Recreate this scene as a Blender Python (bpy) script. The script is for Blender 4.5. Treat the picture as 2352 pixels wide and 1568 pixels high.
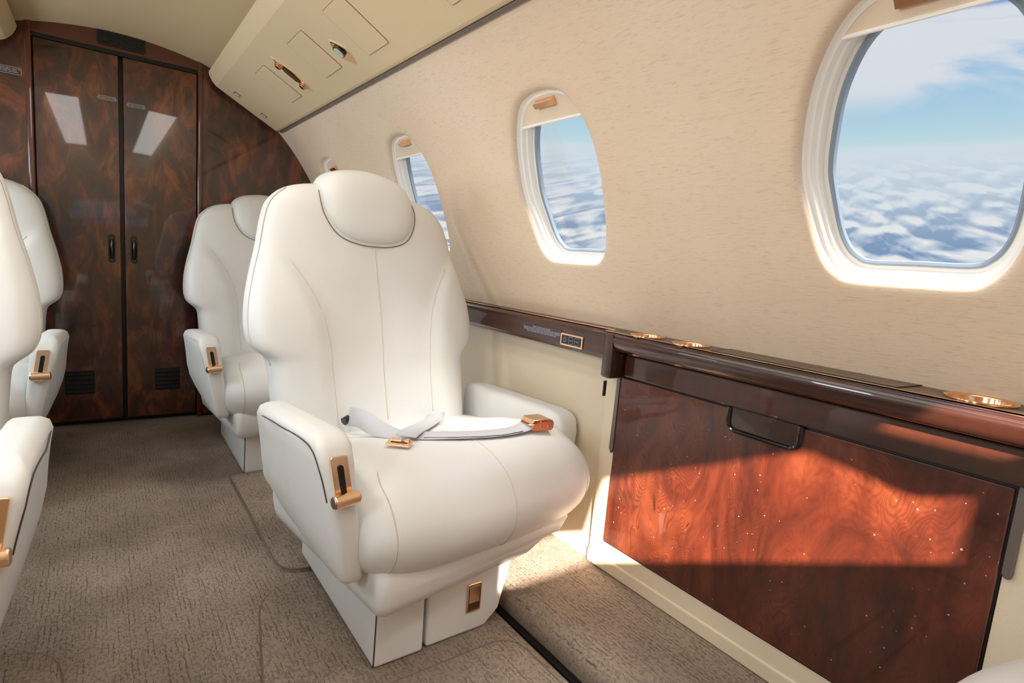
import bpy, bmesh, math, random
from mathutils import Vector, Matrix
from math import sin, cos, pi, radians
random.seed(7)
for o in list(bpy.data.objects): bpy.data.objects.remove(o)
SC = bpy.context.scene
COL = SC.collection

# ------------------------------------------------------------------ camera
cam_d = bpy.data.cameras.new('camera'); cam = bpy.data.objects.new('camera', cam_d); COL.objects.link(cam)
def _n(v): return v.normalized()
F_PX = 1277.65
_Y = _n(Vector((235-1176, -(528-784), -F_PX)))
_X = Vector((2920-1176, -(750-784), -F_PX)); _X = _n(_X - _Y*_X.dot(_Y))
_Z = _X.cross(_Y)
R3 = Matrix((_X, _Y, _Z))
cam.matrix_world = Matrix.Translation((0, 0, .73)) @ R3.to_4x4()
cam_d.sensor_width = 36; cam_d.lens = F_PX*36/2352
cam_d.clip_start = .01; cam_d.clip_end = 500
SC.camera = cam
vs = SC.view_settings
vs.view_transform = 'Standard'; vs.look = 'None'; vs.gamma = 1; vs.use_curve_mapping = False
vs.exposure = -0.10

# ------------------------------------------------------------------ node helpers
class NT:
    def __init__(s, nt): s.nt = nt
    def n(s, t, **k):
        nd = s.nt.nodes.new(t)
        for a, b in k.items():
            if a[0] == '_': setattr(nd, a[1:], b)
            else: s.set(nd, a, b)
        return nd
    def set(s, nd, key, v):
        key = int(key[1:]) if key[0] == 'i' and key[1:].isdigit() else key.replace('_', ' ')
        i = nd.inputs[key]
        if isinstance(v, bpy.types.NodeSocket): s.nt.links.new(v, i)
        elif isinstance(v, bpy.types.Node): s.nt.links.new(v.outputs[0], i)
        else: i.default_value = v
    def m(s, op, a, b=0.0, c=0.0, clamp=False):
        nd = s.nt.nodes.new('ShaderNodeMath'); nd.operation = op; nd.use_clamp = clamp
        s.set(nd, 'i0', a); s.set(nd, 'i1', b); s.set(nd, 'i2', c)
        return nd.outputs[0]
    def mixc(s, f, a, b, mode='MIX'):
        nd = s.nt.nodes.new('ShaderNodeMix'); nd.data_type = 'RGBA'; nd.blend_type = mode
        s.set(nd, 'i0', f); s.set(nd, 'i6', a); s.set(nd, 'i7', b)
        return nd.outputs[2]
    def ramp(s, f, pts, interp='LINEAR'):
        nd = s.nt.nodes.new('ShaderNodeValToRGB'); cr = nd.color_ramp; cr.interpolation = interp
        while len(cr.elements) < len(pts): cr.elements.new(.5)
        for e, (p, c) in zip(cr.elements, pts):
            e.position = p; e.color = (c, c, c, 1) if isinstance(c, (int, float)) else (*c, 1)
        s.set(nd, 'i0', f)
        return nd.outputs[0]
    def smooth(s, v, a, b):
        nd = s.nt.nodes.new('ShaderNodeMapRange'); nd.interpolation_type = 'SMOOTHSTEP'
        s.set(nd, 'i0', v); nd.inputs[1].default_value = a; nd.inputs[2].default_value = b
        return nd.outputs[0]
def srgb(r, g, b):
    f = lambda c: (c/255/12.92) if c/255 <= .04045 else ((c/255+.055)/1.055)**2.4
    return (f(r), f(g), f(b))
def c4(c): return (*c, 1)

# ------------------------------------------------------------------ world : blue sky over a sea of clouds
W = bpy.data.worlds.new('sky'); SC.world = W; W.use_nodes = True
t = NT(W.node_tree); W.node_tree.nodes.clear()
tc = t.n('ShaderNodeTexCoord'); sep = t.n('ShaderNodeSeparateXYZ', i0=tc.outputs['Generated'])
dx, dy, dz = sep.outputs
HZ = .210                                     # the cloud horizon stands above eye level, the aircraft is banked
h = t.m('SUBTRACT', HZ, dz)
hc = t.m('ADD', t.m('MAXIMUM', h, .0), .075)
az = t.m('SUBTRACT', t.m('ARCTAN2', dy, dx), .45)
cv = t.n('ShaderNodeCombineXYZ', i0=t.m('DIVIDE', az, hc), i1=t.m('MULTIPLY', t.m('LOGARITHM', hc, 2.71828), 1.6), i2=0.0)
n1 = t.n('ShaderNodeTexNoise', Vector=cv, Scale=3.1, Detail=4.0, Roughness=.45, Distortion=.3)
v1 = t.n('ShaderNodeTexVoronoi', Vector=t.n('ShaderNodeVectorMath', _operation='ADD', i0=cv, i1=t.n('ShaderNodeVectorMath', _operation='SCALE', i0=n1.outputs['Color'], Scale=.30)), Scale=5.0, _feature='SMOOTH_F1', Smoothness=.5)
# light falls on the puffs from above: compare the height field with itself a little further down
cv2 = t.n('ShaderNodeVectorMath', _operation='ADD', i0=cv, i1=(.0, .045, 0))
n1b = t.n('ShaderNodeTexNoise', Vector=cv2, Scale=3.1, Detail=4.0, Roughness=.45, Distortion=.3)
v1b = t.n('ShaderNodeTexVoronoi', Vector=t.n('ShaderNodeVectorMath', _operation='ADD', i0=cv2, i1=t.n('ShaderNodeVectorMath', _operation='SCALE', i0=n1b.outputs['Color'], Scale=.30)), Scale=5.0, _feature='SMOOTH_F1', Smoothness=.5)
hA = t.m('SUBTRACT', t.m('MULTIPLY', n1, .8), t.m('MULTIPLY', v1.outputs['Distance'], .6))
hB = t.m('SUBTRACT', t.m('MULTIPLY', n1b, .8), t.m('MULTIPLY', v1b.outputs['Distance'], .6))
puff = t.m('ADD', t.m('ADD', .52, t.m('MULTIPLY', t.m('SUBTRACT', hB, hA), 3.2)), t.m('MULTIPLY', t.m('SUBTRACT', n1, .5), 1.5))
deck = t.ramp(puff, [(.22, srgb(128, 156, 192)), (.42, srgb(172, 190, 214)), (.60, srgb(206, 216, 228)), (.80, srgb(240, 240, 240))])
far = t.smooth(h, .0, .16)
deck = t.mixc(far, c4(srgb(212, 226, 236)), deck)
sv = t.n('ShaderNodeCombineXYZ', i0=t.m('MULTIPLY', dx, 1.0), i1=t.m('MULTIPLY', dy, 1.0), i2=t.m('MULTIPLY', dz, 3.0))
n2 = t.n('ShaderNodeTexNoise', Vector=sv, Scale=4.2, Detail=7.0, Roughness=.52, Distortion=.5)
skyb = t.ramp(t.m('SUBTRACT', dz, HZ), [(0, srgb(196, 224, 232)), (.07, srgb(160, 203, 232)), (.16, srgb(104, 158, 220)), (.5, srgb(64, 120, 196))])
cl = t.m('MULTIPLY', t.smooth(n2, .46, .60), t.smooth(t.m('SUBTRACT', dz, HZ), .03, .08))
sky = t.mixc(cl, skyb, c4(srgb(222, 228, 236)))
col = t.mixc(t.smooth(h, -.006, .006), sky, deck)
bg = t.n('ShaderNodeBackground', Color=col, Strength=t.m('ADD', 1.0, t.m('MULTIPLY', t.smooth(dz, .50, .75), 3.0)))  # overhead sky boosted out of view, as added fill for the window reveals
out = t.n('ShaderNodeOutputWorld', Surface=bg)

# ------------------------------------------------------------------ lights
SUN_DIR = Vector((1, 1.34, -.67)).normalized()
def light(name, kind, loc, target=None, energy=10, color=(1, 1, 1), size=(1, 1), direction=None, spread=pi):
    d = bpy.data.lights.new(name, kind); o = bpy.data.objects.new(name, d); COL.objects.link(o)
    d.energy = energy; d.color = color
    if kind == 'AREA': d.shape = 'RECTANGLE'; d.size, d.size_y = size; d.spread = spread
    o.location = loc
    dr = direction if direction else (Vector(target)-Vector(loc))
    o.rotation_euler = dr.to_track_quat('-Z', 'Y').to_euler()
    return o
s = light('sun', 'SUN', (-3, -4, 3), energy=42, color=(1, .87, .74), direction=SUN_DIR); s.data.angle = radians(.7)
# cove lamps running along both edges of the ceiling, forward of the picture
for sx in (-1, 1):
    light('cove_lamp', 'AREA', (.062+sx*.215, .43, 1.380), target=(.062+sx*.16, .43, 0), energy=5.5, color=(1, .97, .93), size=(2.0, .13))
# added fill lamps inboard of the drawn left shades, standing in for window daylight
for k, yy in enumerate((.300, .966, 1.632, 2.298)):
    light('fill_left', 'AREA', (-.645, yy, .90), direction=Vector((.90, 0, -.30)), energy=3.7, color=(.80, .91, 1), size=(.22, .32))

# added lamps outside above the right windows, out of sight, brightening the reveals
for k, yy in enumerate((.300, .966, 1.632, 2.298)):
    light('reveal_fill', 'AREA', (1.00, yy-.12, 1.40), target=(.885, yy+.03, .76), energy=2.0, color=(1, .95, .87), size=(.12, .3), spread=radians(60))

# ------------------------------------------------------------------ materials
MATS = {}
def mat(name, color, rough=.5, metal=0, coat=0, bump=None, spec=.5, fn=None):
    m = bpy.data.materials.new(name); m.use_nodes = True
    nt = m.node_tree; nt.nodes.clear(); t = NT(nt)
    p = t.n('ShaderNodeBsdfPrincipled'); o = t.n('ShaderNodeOutputMaterial', Surface=p)
    p.inputs['Base Color'].default_value = c4(color); p.inputs['Roughness'].default_value = rough
    p.inputs['Metallic'].default_value = metal; p.inputs['Coat Weight'].default_value = coat
    p.inputs['Coat Roughness'].default_value = .03
    p.inputs['Specular IOR Level'].default_value = spec
    if bump:
        sc, st, dist = bump
        tc = t.n('ShaderNodeTexCoord')
        nz = t.n('ShaderNodeTexNoise', Vector=tc.outputs['Object'], Scale=sc, Detail=3.0)
        b = t.n('ShaderNodeBump', Height=nz.outputs[0], Strength=st, Distance=dist)
        t.set(p, 'Normal', b)
    if fn: fn(t, p)
    MATS[name] = m
    return m

def leather_fn(c1, c2, wear=.0):
    def f(t, p):
        tc = t.n('ShaderNodeTexCoord')
        a = t.n('ShaderNodeTexNoise', Vector=tc.outputs['Object'], Scale=4.0, Detail=3.0)
        t.set(p, 'Base_Color', t.mixc(t.smooth(a, .35, .7), c4(c1), c4(c2)))
        v = t.n('ShaderNodeTexVoronoi', Vector=tc.outputs['Object'], Scale=420.0)
        w = t.n('ShaderNodeTexNoise', Vector=tc.outputs['Object'], Scale=14.0, Detail=4.0)
        b = t.n('ShaderNodeBump', Height=v.outputs['Distance'], Strength=.12, Distance=.0006)
        b2 = t.n('ShaderNodeBump', Height=w.outputs[0], Strength=.12, Distance=.008, Normal=b)
        t.set(p, 'Normal', b2)
    return f
M_leather = mat('cream_leather', srgb(232, 226, 214), .42, spec=.4, fn=leather_fn(srgb(226, 226, 224), srgb(220, 219, 215)))
M_seam = mat('seam_thread', srgb(208, 201, 186), .7)
M_dark_seam = mat('worn_dark_seam', srgb(70, 62, 58), .8)
M_panelleather = mat('beige_side_leather', srgb(218, 204, 180), .55, fn=leather_fn(srgb(222, 207, 182), srgb(214, 199, 174)))
M_ceil = mat('ceiling_beige', srgb(204, 182, 142), .62, bump=(300, .05, .0005))
M_psu = mat('overhead_beige', srgb(222, 200, 162), .5, bump=(300, .04, .0005))
M_liner = mat('window_liner', srgb(250, 246, 238), .4)
M_black = mat('black_gap', srgb(8, 8, 9), .4)
M_blackgloss = mat('black_gloss', srgb(10, 10, 12), .12, coat=.6)
M_slat = mat('vent_slat_black', srgb(9, 10, 12), .5, spec=.15)
M_rubber = mat('grey_gasket', srgb(140, 154, 168), .4)
M_grey = mat('grey_metal', srgb(120, 112, 108), .35, metal=.6)
M_steel = mat('steel', srgb(190, 190, 192), .2, metal=1)
M_strap = mat('grey_strap', srgb(190, 191, 196), .6, bump=(500, .15, .0005))
M_white = mat('white_print', srgb(190, 186, 190), .6)
M_label = mat('label_backing', srgb(72, 62, 72), .35)
M_lens = mat('frosted_lens', srgb(190, 195, 185), .15, coat=.5)

def brass_fn(c, r):
    def f(t, p):
        tc = t.n('ShaderNodeTexCoord')
        a = t.n('ShaderNodeTexNoise', Vector=t.n('ShaderNodeMapping', Vector=tc.outputs['Object'], Scale=(30, 30, 400)), Scale=1.0, Detail=2.0)
        t.set(p, 'Roughness', t.m('ADD', r-.05, t.m('MULTIPLY', a, .05)))
    return f
M_brass = mat('rose_gold_metal', srgb(255, 214, 176), .28, metal=1, fn=brass_fn(0, .26))
M_copper = mat('brushed_copper', srgb(250, 200, 158), .2, metal=1, fn=brass_fn(0, .16))

# wall covering: warm cream fabric with fine horizontal crackle
def wallcloth(t, p):
    tc = t.n('ShaderNodeTexCoord')
    mp = t.n('ShaderNodeMapping', Vector=tc.outputs['Object'], Scale=(200, 48, 480))
    n = t.n('ShaderNodeTexNoise', Vector=mp, Scale=1.0, Detail=4.0, Roughness=.6, Distortion=.6)
    crack = t.smooth(n, .55, .64)
    big = t.n('ShaderNodeTexNoise', Vector=tc.outputs['Object'], Scale=3.0, Detail=2.0)
    base = t.mixc(t.smooth(big, .3, .7), c4(srgb(230, 210, 186)), c4(srgb(228, 204, 178)))
    t.set(p, 'Base_Color', t.mixc(t.m('MULTIPLY', crack, .22), base, c4(srgb(176, 146, 116))))
    b = t.n('ShaderNodeBump', Height=n, Strength=.35, Distance=.0012)
    t.set(p, 'Normal', b)
M_wall = mat('cream_wall_fabric', srgb(232, 212, 188), .75, spec=.2, fn=wallcloth)

# lacquered burl veneers
def burl(dark, mid, light, sc=1.0, axis='YZ', bright=1.0, mottle=.5, dust=0):
    def f(t, p):
        tc = t.n('ShaderNodeTexCoord')
        P = tc.outputs['Object']
        st = (1, 1, .42) if axis != 'H' else (1, .12, 1)
        mp = t.n('ShaderNodeMapping', Vector=P, Scale=tuple(s*sc for s in st))
        warp = t.n('ShaderNodeTexNoise', Vector=mp, Scale=6.5, Detail=3.0, Roughness=.55)
        wv = t.n('ShaderNodeVectorMath', _operation='ADD', i0=mp, i1=t.n('ShaderNodeVectorMath', _operation='SCALE', i0=warp.outputs['Color'], Scale=.34))
        rings = t.n('ShaderNodeTexNoise', Vector=wv, Scale=4.6, Detail=1.5)
        lmod = t.smooth(t.n('ShaderNodeTexNoise', Vector=mp, Scale=5.0, Detail=2.0), .35, .62)
        lines = t.m('POWER', t.m('ADD', t.m('MULTIPLY', t.m('SINE', t.m('MULTIPLY', rings, 560.0)), .5), .5), 2.2)
        blot = t.n('ShaderNodeTexNoise', Vector=mp, Scale=9.0, Detail=6.0, Roughness=.65, Distortion=1.2)
        fine = t.n('ShaderNodeTexNoise', Vector=t.n('ShaderNodeMapping', Vector=P, Scale=(60*sc, 60*sc, 9*sc)), Scale=1.0, Detail=4.0)
        v = t.n('ShaderNodeTexVoronoi', Vector=wv, Scale=24.0)
        eyes = t.m('MULTIPLY', t.smooth(v.outputs['Distance'], .17, .05), t.smooth(blot, .50, .62))
        base = t.ramp(blot, [(.30, dark), (.50, mid), (.70, light)])
        base = t.mixc(t.m('MULTIPLY', t.m('MULTIPLY', lines, t.m('ADD', .25, t.m('MULTIPLY', lmod, .75))), .30*mottle*2), base, c4(dark), 'MIX')
        base = t.mixc(t.m('MULTIPLY', t.smooth(fine, .5, .75), .35), base, c4(tuple(c*.45 for c in mid)))
        base = t.mixc(t.m('MULTIPLY', eyes, .8), base, c4(tuple(c*.25 for c in dark)))
        dv = t.n('ShaderNodeTexVoronoi', Vector=P, Scale=dust or 1.0); dn = t.n('ShaderNodeSeparateColor', Color=dv.outputs['Color'])
        if dust:
            dots = t.m('MULTIPLY', t.m('LESS_THAN', dv.outputs['Distance'], t.m('MULTIPLY', dn.outputs[1], .13)), t.m('GREATER_THAN', dn.outputs[0], .72))
            base = t.mixc(t.m('MULTIPLY', dots, .55), base, c4(srgb(230, 214, 200)))
        t.set(p, 'Base_Color', base)
        b = t.n('ShaderNodeTexNoise', Vector=P, Scale=7.0, Detail=1.0)
        bb = t.n('ShaderNodeBump', Height=b.outputs[0], Strength=.03, Distance=.001)
        p.inputs['Coat Normal'].default_value
        t.set(p, 'Coat_Normal', bb)
    return f
M_doorwood = mat('dark_burl_lacquer', (0, 0, 0), .28, coat=1, fn=burl(srgb(24, 12, 8), srgb(70, 32, 16), srgb(138, 70, 32), 1.3, mottle=.22))
M_redwood = mat('red_burl_lacquer', (0, 0, 0), .35, coat=.7, fn=burl(srgb(36, 12, 8), srgb(80, 31, 17), srgb(114, 54, 29), .95, mottle=.85, dust=110.0))
M_railwood = mat('dark_rail_lacquer', (0, 0, 0), .3, coat=1, fn=burl(srgb(30, 14, 10), srgb(58, 27, 18), srgb(82, 38, 24), 1.0, 'H', mottle=.3))
M_stile = mat('red_stile_lacquer', srgb(84, 32, 16), .3, coat=1)

def topvinyl(t, p):
    tc = t.n('ShaderNodeTexCoord')
    n = t.n('ShaderNodeTexNoise', Vector=t.n('ShaderNodeMapping', Vector=tc.outputs['Object'], Scale=(260, 22, 50)), Scale=1.0, Detail=4.0)
    t.set(p, 'Base_Color', t.ramp(n, [(.3, srgb(74, 56, 46)), (.7, srgb(128, 106, 92))]))
    t.set(p, 'Normal', t.n('ShaderNodeBump', Height=n, Strength=.4, Distance=.001))
M_top = mat('dark_grained_top', srgb(90, 74, 66), .45, fn=topvinyl)

def carpet(t, p):
    tc = t.n('ShaderNodeTexCoord')
    P = tc.outputs['Object']
    nz = t.n('ShaderNodeTexNoise', Vector=P, Scale=45.0, Detail=3.0)
    wv = t.n('ShaderNodeVectorMath', _operation='ADD', i0=P, i1=t.n('ShaderNodeVectorMath', _operation='SCALE', i0=nz.outputs['Color'], Scale=.008))
    s2 = t.n('ShaderNodeSeparateXYZ', i0=wv)
    rows = t.m('ABSOLUTE', t.m('SINE', t.m('MULTIPLY', s2.outputs[0], pi/.0085)))      # rows of loops running down the aisle
    tuft = t.n('ShaderNodeTexNoise', Vector=t.n('ShaderNodeMapping', Vector=wv, Scale=(230, 150, 150)), Scale=1.0, Detail=3.0, Roughness=.65)
    fib = t.n('ShaderNodeTexNoise', Vector=P, Scale=900.0, Detail=2.0)
    gate = t.smooth(t.n('ShaderNodeTexNoise', Vector=t.n('ShaderNodeMapping', Vector=P, Scale=(60, 22, 30)), Scale=1.0, Detail=3.0), .42, .60)
    groove = t.m('MULTIPLY', t.smooth(rows, .42, .02), t.m('MULTIPLY', gate, t.smooth(tuft, .62, .46)))
    tv = t.smooth(tuft, .50, .36)
    hgt = t.m('SUBTRACT', t.m('SUBTRACT', 1.0, t.m('MULTIPLY', groove, .8)), t.m('MULTIPLY', tv, .4))
    hgt = t.m('ADD', hgt, t.m('MULTIPLY', fib, .25))
    big = t.n('ShaderNodeTexNoise', Vector=P, Scale=3.0, Detail=5.0)
    c = t.mixc(t.smooth(big, .3, .7), c4(srgb(164, 147, 131)), c4(srgb(128, 114, 102)))
    c = t.mixc(t.m('MULTIPLY', t.m('MAXIMUM', groove, t.m('MULTIPLY', tv, .55)), .62), c, c4(srgb(66, 54, 46)))
    t.set(p, 'Base_Color', c)
    t.set(p, 'Normal', t.n('ShaderNodeBump', Height=hgt, Strength=.7, Distance=.004))
M_carpet = mat('taupe_loop_carpet', srgb(160, 142, 124), .95, spec=.1, fn=carpet)
M_binding = mat('carpet_binding', srgb(116, 102, 90), .95, spec=.1, bump=(260, .8, .004))

M_glass = bpy.data.materials.new('window_glass'); M_glass.use_nodes = True
_t = NT(M_glass.node_tree); M_glass.node_tree.nodes.clear()
_fr = _t.n('ShaderNodeFresnel', IOR=1.3)
_mx = _t.n('ShaderNodeMixShader', i0=_t.m('MULTIPLY', _fr, .12), i1=_t.n('ShaderNodeBsdfTransparent'), i2=_t.n('ShaderNodeBsdfGlossy', Roughness=.02))
_t.n('ShaderNodeOutputMaterial', Surface=_mx)

# ------------------------------------------------------------------ mesh helpers
def link(name, verts, faces, m, parent=None, smooth=True, mats=None, fm=None):
    me = bpy.data.meshes.new(name); me.from_pydata([tuple(v) for v in verts], [], faces)
    me.validate(); bm = bmesh.new(); bm.from_mesh(me); bmesh.ops.recalc_face_normals(bm, faces=bm.faces[:])
    bm.to_mesh(me); bm.free()
    me.materials.append(m)
    if mats:
        for x in mats: me.materials.append(x)
    if smooth: me.polygons.foreach_set('use_smooth', [True]*len(me.polygons))
    o = bpy.data.objects.new(name, me); COL.objects.link(o)
    if parent: o.parent = parent
    return o
def autosmooth(o, ang=35):
    me = o.data
    bm = bmesh.new(); bm.from_mesh(me)
    for e in bm.edges:
        if len(e.link_faces) == 2 and e.calc_face_angle(0) > radians(ang): e.smooth = False
    bm.to_mesh(me); bm.free(); return o
class MB:
    def __init__(s): s.v = []; s.f = []
    def add(s, v, f):
        b = len(s.v); s.v += [Vector(p) for p in v]; s.f += [tuple(i+b for i in q) for q in f]
    def box(s, a, b, bev=0):
        bm = bmesh.new(); bmesh.ops.create_cube(bm, size=1)
        for v in bm.verts: v.co = Vector([(a[i]+b[i])/2 + v.co[i]*abs(b[i]-a[i]) for i in range(3)])
        if bev: bmesh.ops.bevel(bm, geom=bm.edges[:], offset=bev, segments=3, affect='EDGES', profile=.5)
        bm.verts.index_update(); s.add([v.co for v in bm.verts], [[v.index for v in f.verts] for f in bm.faces]); bm.free()
    def prism(s, pts, axis, a, b, bev=0, seg=3):
        """2-D outline pushed along an axis; axis 0: pts=(y,z)  1: pts=(x,z)  2: pts=(x,y)"""
        def P(p, w):
            return {0: (w, p[0], p[1]), 1: (p[0], w, p[1]), 2: (p[0], p[1], w)}[axis]
        bm = bmesh.new(); A = [bm.verts.new(P(p, a)) for p in pts]; B = [bm.verts.new(P(p, b)) for p in pts]
        bm.faces.new(A); bm.faces.new(B[::-1]); n = len(pts)
        for i in range(n): bm.faces.new((A[i], B[i], B[(i+1) % n], A[(i+1) % n]))
        bmesh.ops.recalc_face_normals(bm, faces=bm.faces[:])
        if bev: bmesh.ops.bevel(bm, geom=bm.edges[:], offset=bev, segments=seg, affect='EDGES', profile=.5)
        bm.verts.index_update(); s.add([v.co for v in bm.verts], [[v.index for v in f.verts] for f in bm.faces]); bm.free()
    def rings(s, rings, cap=True, closed=True):
        n = len(rings[0]); base = len(s.v)
        for r in rings: s.v += [Vector(p) for p in r]
        for i in range(len(rings)-1):
            for j in range(n if closed else n-1):
                k = (j+1) % n
                s.f.append((base+i*n+j, base+i*n+k, base+(i+1)*n+k, base+(i+1)*n+j))
        if cap:
            s.f.append(tuple(base+j for j in range(n))[::-1]); s.f.append(tuple(base+(len(rings)-1)*n+j for j in range(n)))
    def tube(s, path, r, n=8):
        path = [Vector(p) for p in path]; rg = []
        up = None
        for i, p in enumerate(path):
            d = (path[min(i+1, len(path)-1)]-path[max(i-1, 0)]).normalized()
            if up is None:
                up = Vector((0, 0, 1)) if abs(d.z) < .9 else Vector((1, 0, 0))
            u = (up-d*up.dot(d)).normalized(); w = d.cross(u); up = u
            rr = r[i] if isinstance(r, (list, tuple)) else r
            rg.append([p+u*rr*cos(2*pi*k/n)+w*rr*sin(2*pi*k/n) for k in range(n)])
        s.rings(rg)
    def cyl(s, a, b, r, n=24, bev=0):
        a = Vector(a); b = Vector(b); d = (b-a); L = d.length; d.normalize()
        pr = [(0, r-bev), (bev*.3, r-bev*.3), (bev, r), (L-bev, r), (L-bev*.3, r-bev*.3), (L, r-bev)] if bev else [(0, r), (L, r)]
        up = Vector((0, 0, 1)) if abs(d.z) < .9 else Vector((1, 0, 0)); u = (up-d*up.dot(d)).normalized(); w = d.cross(u)
        s.rings([[a+d*q+u*rr*cos(2*pi*k/n)+w*rr*sin(2*pi*k/n) for k in range(n)] for q, rr in pr])
    def lathe(s, c, prof, n=40):
        """closed profile of (radius, z) about a vertical axis at c=(x,y)"""
        s.rings([[Vector((c[0]+r*cos(2*pi*k/n), c[1]+r*sin(2*pi*k/n), z)) for k in range(n)] for r, z in prof+[prof[0]]], cap=False)
    def build(s, name, m, parent=None, smooth=True, sharp=35):
        o = link(name, s.v, s.f, m, parent, smooth)
        if smooth and sharp:
            autosmooth(o, sharp)
            ar_ = sorted(p.area for p in o.data.polygons); med = ar_[len(ar_)//2]
            for p in o.data.polygons:
                if p.area > 12*med: p.use_smooth = False
        return o
def box(name, a, b, m, parent=None, bev=0):
    mb = MB(); mb.box(a, b, bev); return mb.build(name, m, parent)
def roundrect(x0, y0, x1, y1, r, n=6):
    pts = []
    for cx, cy, a0 in ((x1-r, y1-r, 0), (x0+r, y1-r, 90), (x0+r, y0+r, 180), (x1-r, y0+r, 270)):
        for k in range(n+1):
            a = radians(a0+90*k/n); pts.append((cx+r*cos(a), cy+r*sin(a)))
    return pts
def empty(name, loc, label, cat, group=None, rz=0):
    o = bpy.data.objects.new(name, None); COL.objects.link(o); o.location = loc; o.rotation_euler = (0, 0, rz)
    o.empty_display_size = .05
    tag(o, label, cat, group); return o
def tag(o, label, cat, group=None):
    o['label'] = label; o['category'] = cat
    if group: o['group'] = group
    return o
def struct(o, label=None):
    o['kind'] = 'structure'
    if label: o['label'] = label
    return o
def interp(pts, x):
    if x <= pts[0][0]: return pts[0][1]
    for (a, b), (c, d) in zip(pts, pts[1:]):
        if x <= c:
            return b+(d-b)*(x-a)/(c-a)
    return pts[-1][1]
def catmull(pts, n=8, closed=False):
    P = [Vector(p) for p in pts]; L = len(P); out = []
    rng = range(L if closed else L-1)
    for i in rng:
        g = lambda k: P[k % L] if closed else P[max(0, min(L-1, k))]
        a, b, c, d = g(i-1), g(i), g(i+1), g(i+2)
        for k in range(n):
            s_ = k/n
            out.append(.5*((2*b)+(-a+c)*s_+(2*a-5*b+4*c-d)*s_*s_+(-a+3*b-3*c+d)*s_**3))
    if not closed: out.append(P[-1])
    return out

# ------------------------------------------------------------------ the shell
CX = .062                       # middle of the cabin
Y0, Y1 = -.6, 2.578             # added forward partition, aft bulkhead
# wall profile (x, z) going up, resampled smoothly and read by arc length
_prof = catmull([(.945, .600, 0), (.912, .67, 0), (.872, .745, 0), (.836, .825, 0), (.800, .90, 0), (.745, 1.01, 0), (.672, 1.12, 0), (.598, 1.205, 0)], 10)
PROF = [(v.x, v.y) for v in _prof]
ARC = [0]
for a, b in zip(PROF, PROF[1:]): ARC.append(ARC[-1]+math.hypot(b[0]-a[0], b[1]-a[1]))
SMAX = ARC[-1]
def prof(s_):
    s_ = max(0, min(SMAX, s_))
    for i in range(len(ARC)-1):
        if s_ <= ARC[i+1]+1e-9:
            f = (s_-ARC[i])/(ARC[i+1]-ARC[i]); a, b = PROF[i], PROF[i+1]
            d = Vector((b[0]-a[0], b[1]-a[1])).normalized()
            return a[0]+(b[0]-a[0])*f, a[1]+(b[1]-a[1])*f, d.y, -d.x*-1 if False else -d.x
S_WIN0 = next(ARC[i] for i in range(len(ARC)) if PROF[i][1] >= .743)
def wallpt(y, s_, d, side):
    """point on the sidewall: station y, arc s_, d metres outboard"""
    x, z, nx, nz = prof(s_)
    # keep the outward direction nearly constant over a window so the reveal stays straight
    nx, nz = .90, .436
    X = x+nx*d*1.0; Z = z+nz*d*.35
    return Vector((X if side > 0 else 2*CX-X, y, Z))
WOUT = [(0, 0), (.066, .001), (.090, .011), (.108, .034), (.121, .075), (.134, .155), (.133, .215), (.122, .275), (.099, .325), (.069, .358), (.030, .371), (0, .373)]
_half = catmull([(a, b, 0) for a, b in WOUT], 5)
_half = [(v.x, v.y) for v in _half]; _half[0] = (0, 0); _half[-1] = (0, .373)
OUTL = _half + [(-x, y) for x, y in _half[::-1][1:-1]]
SHEAR = lambda v: -.022*max(0, (v-.15)/.22)
OUTL = [(x+SHEAR(y), y) for x, y in OUTL]
WYC = [.300, .966, 1.632, 2.298]
PITCH = .666
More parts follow.
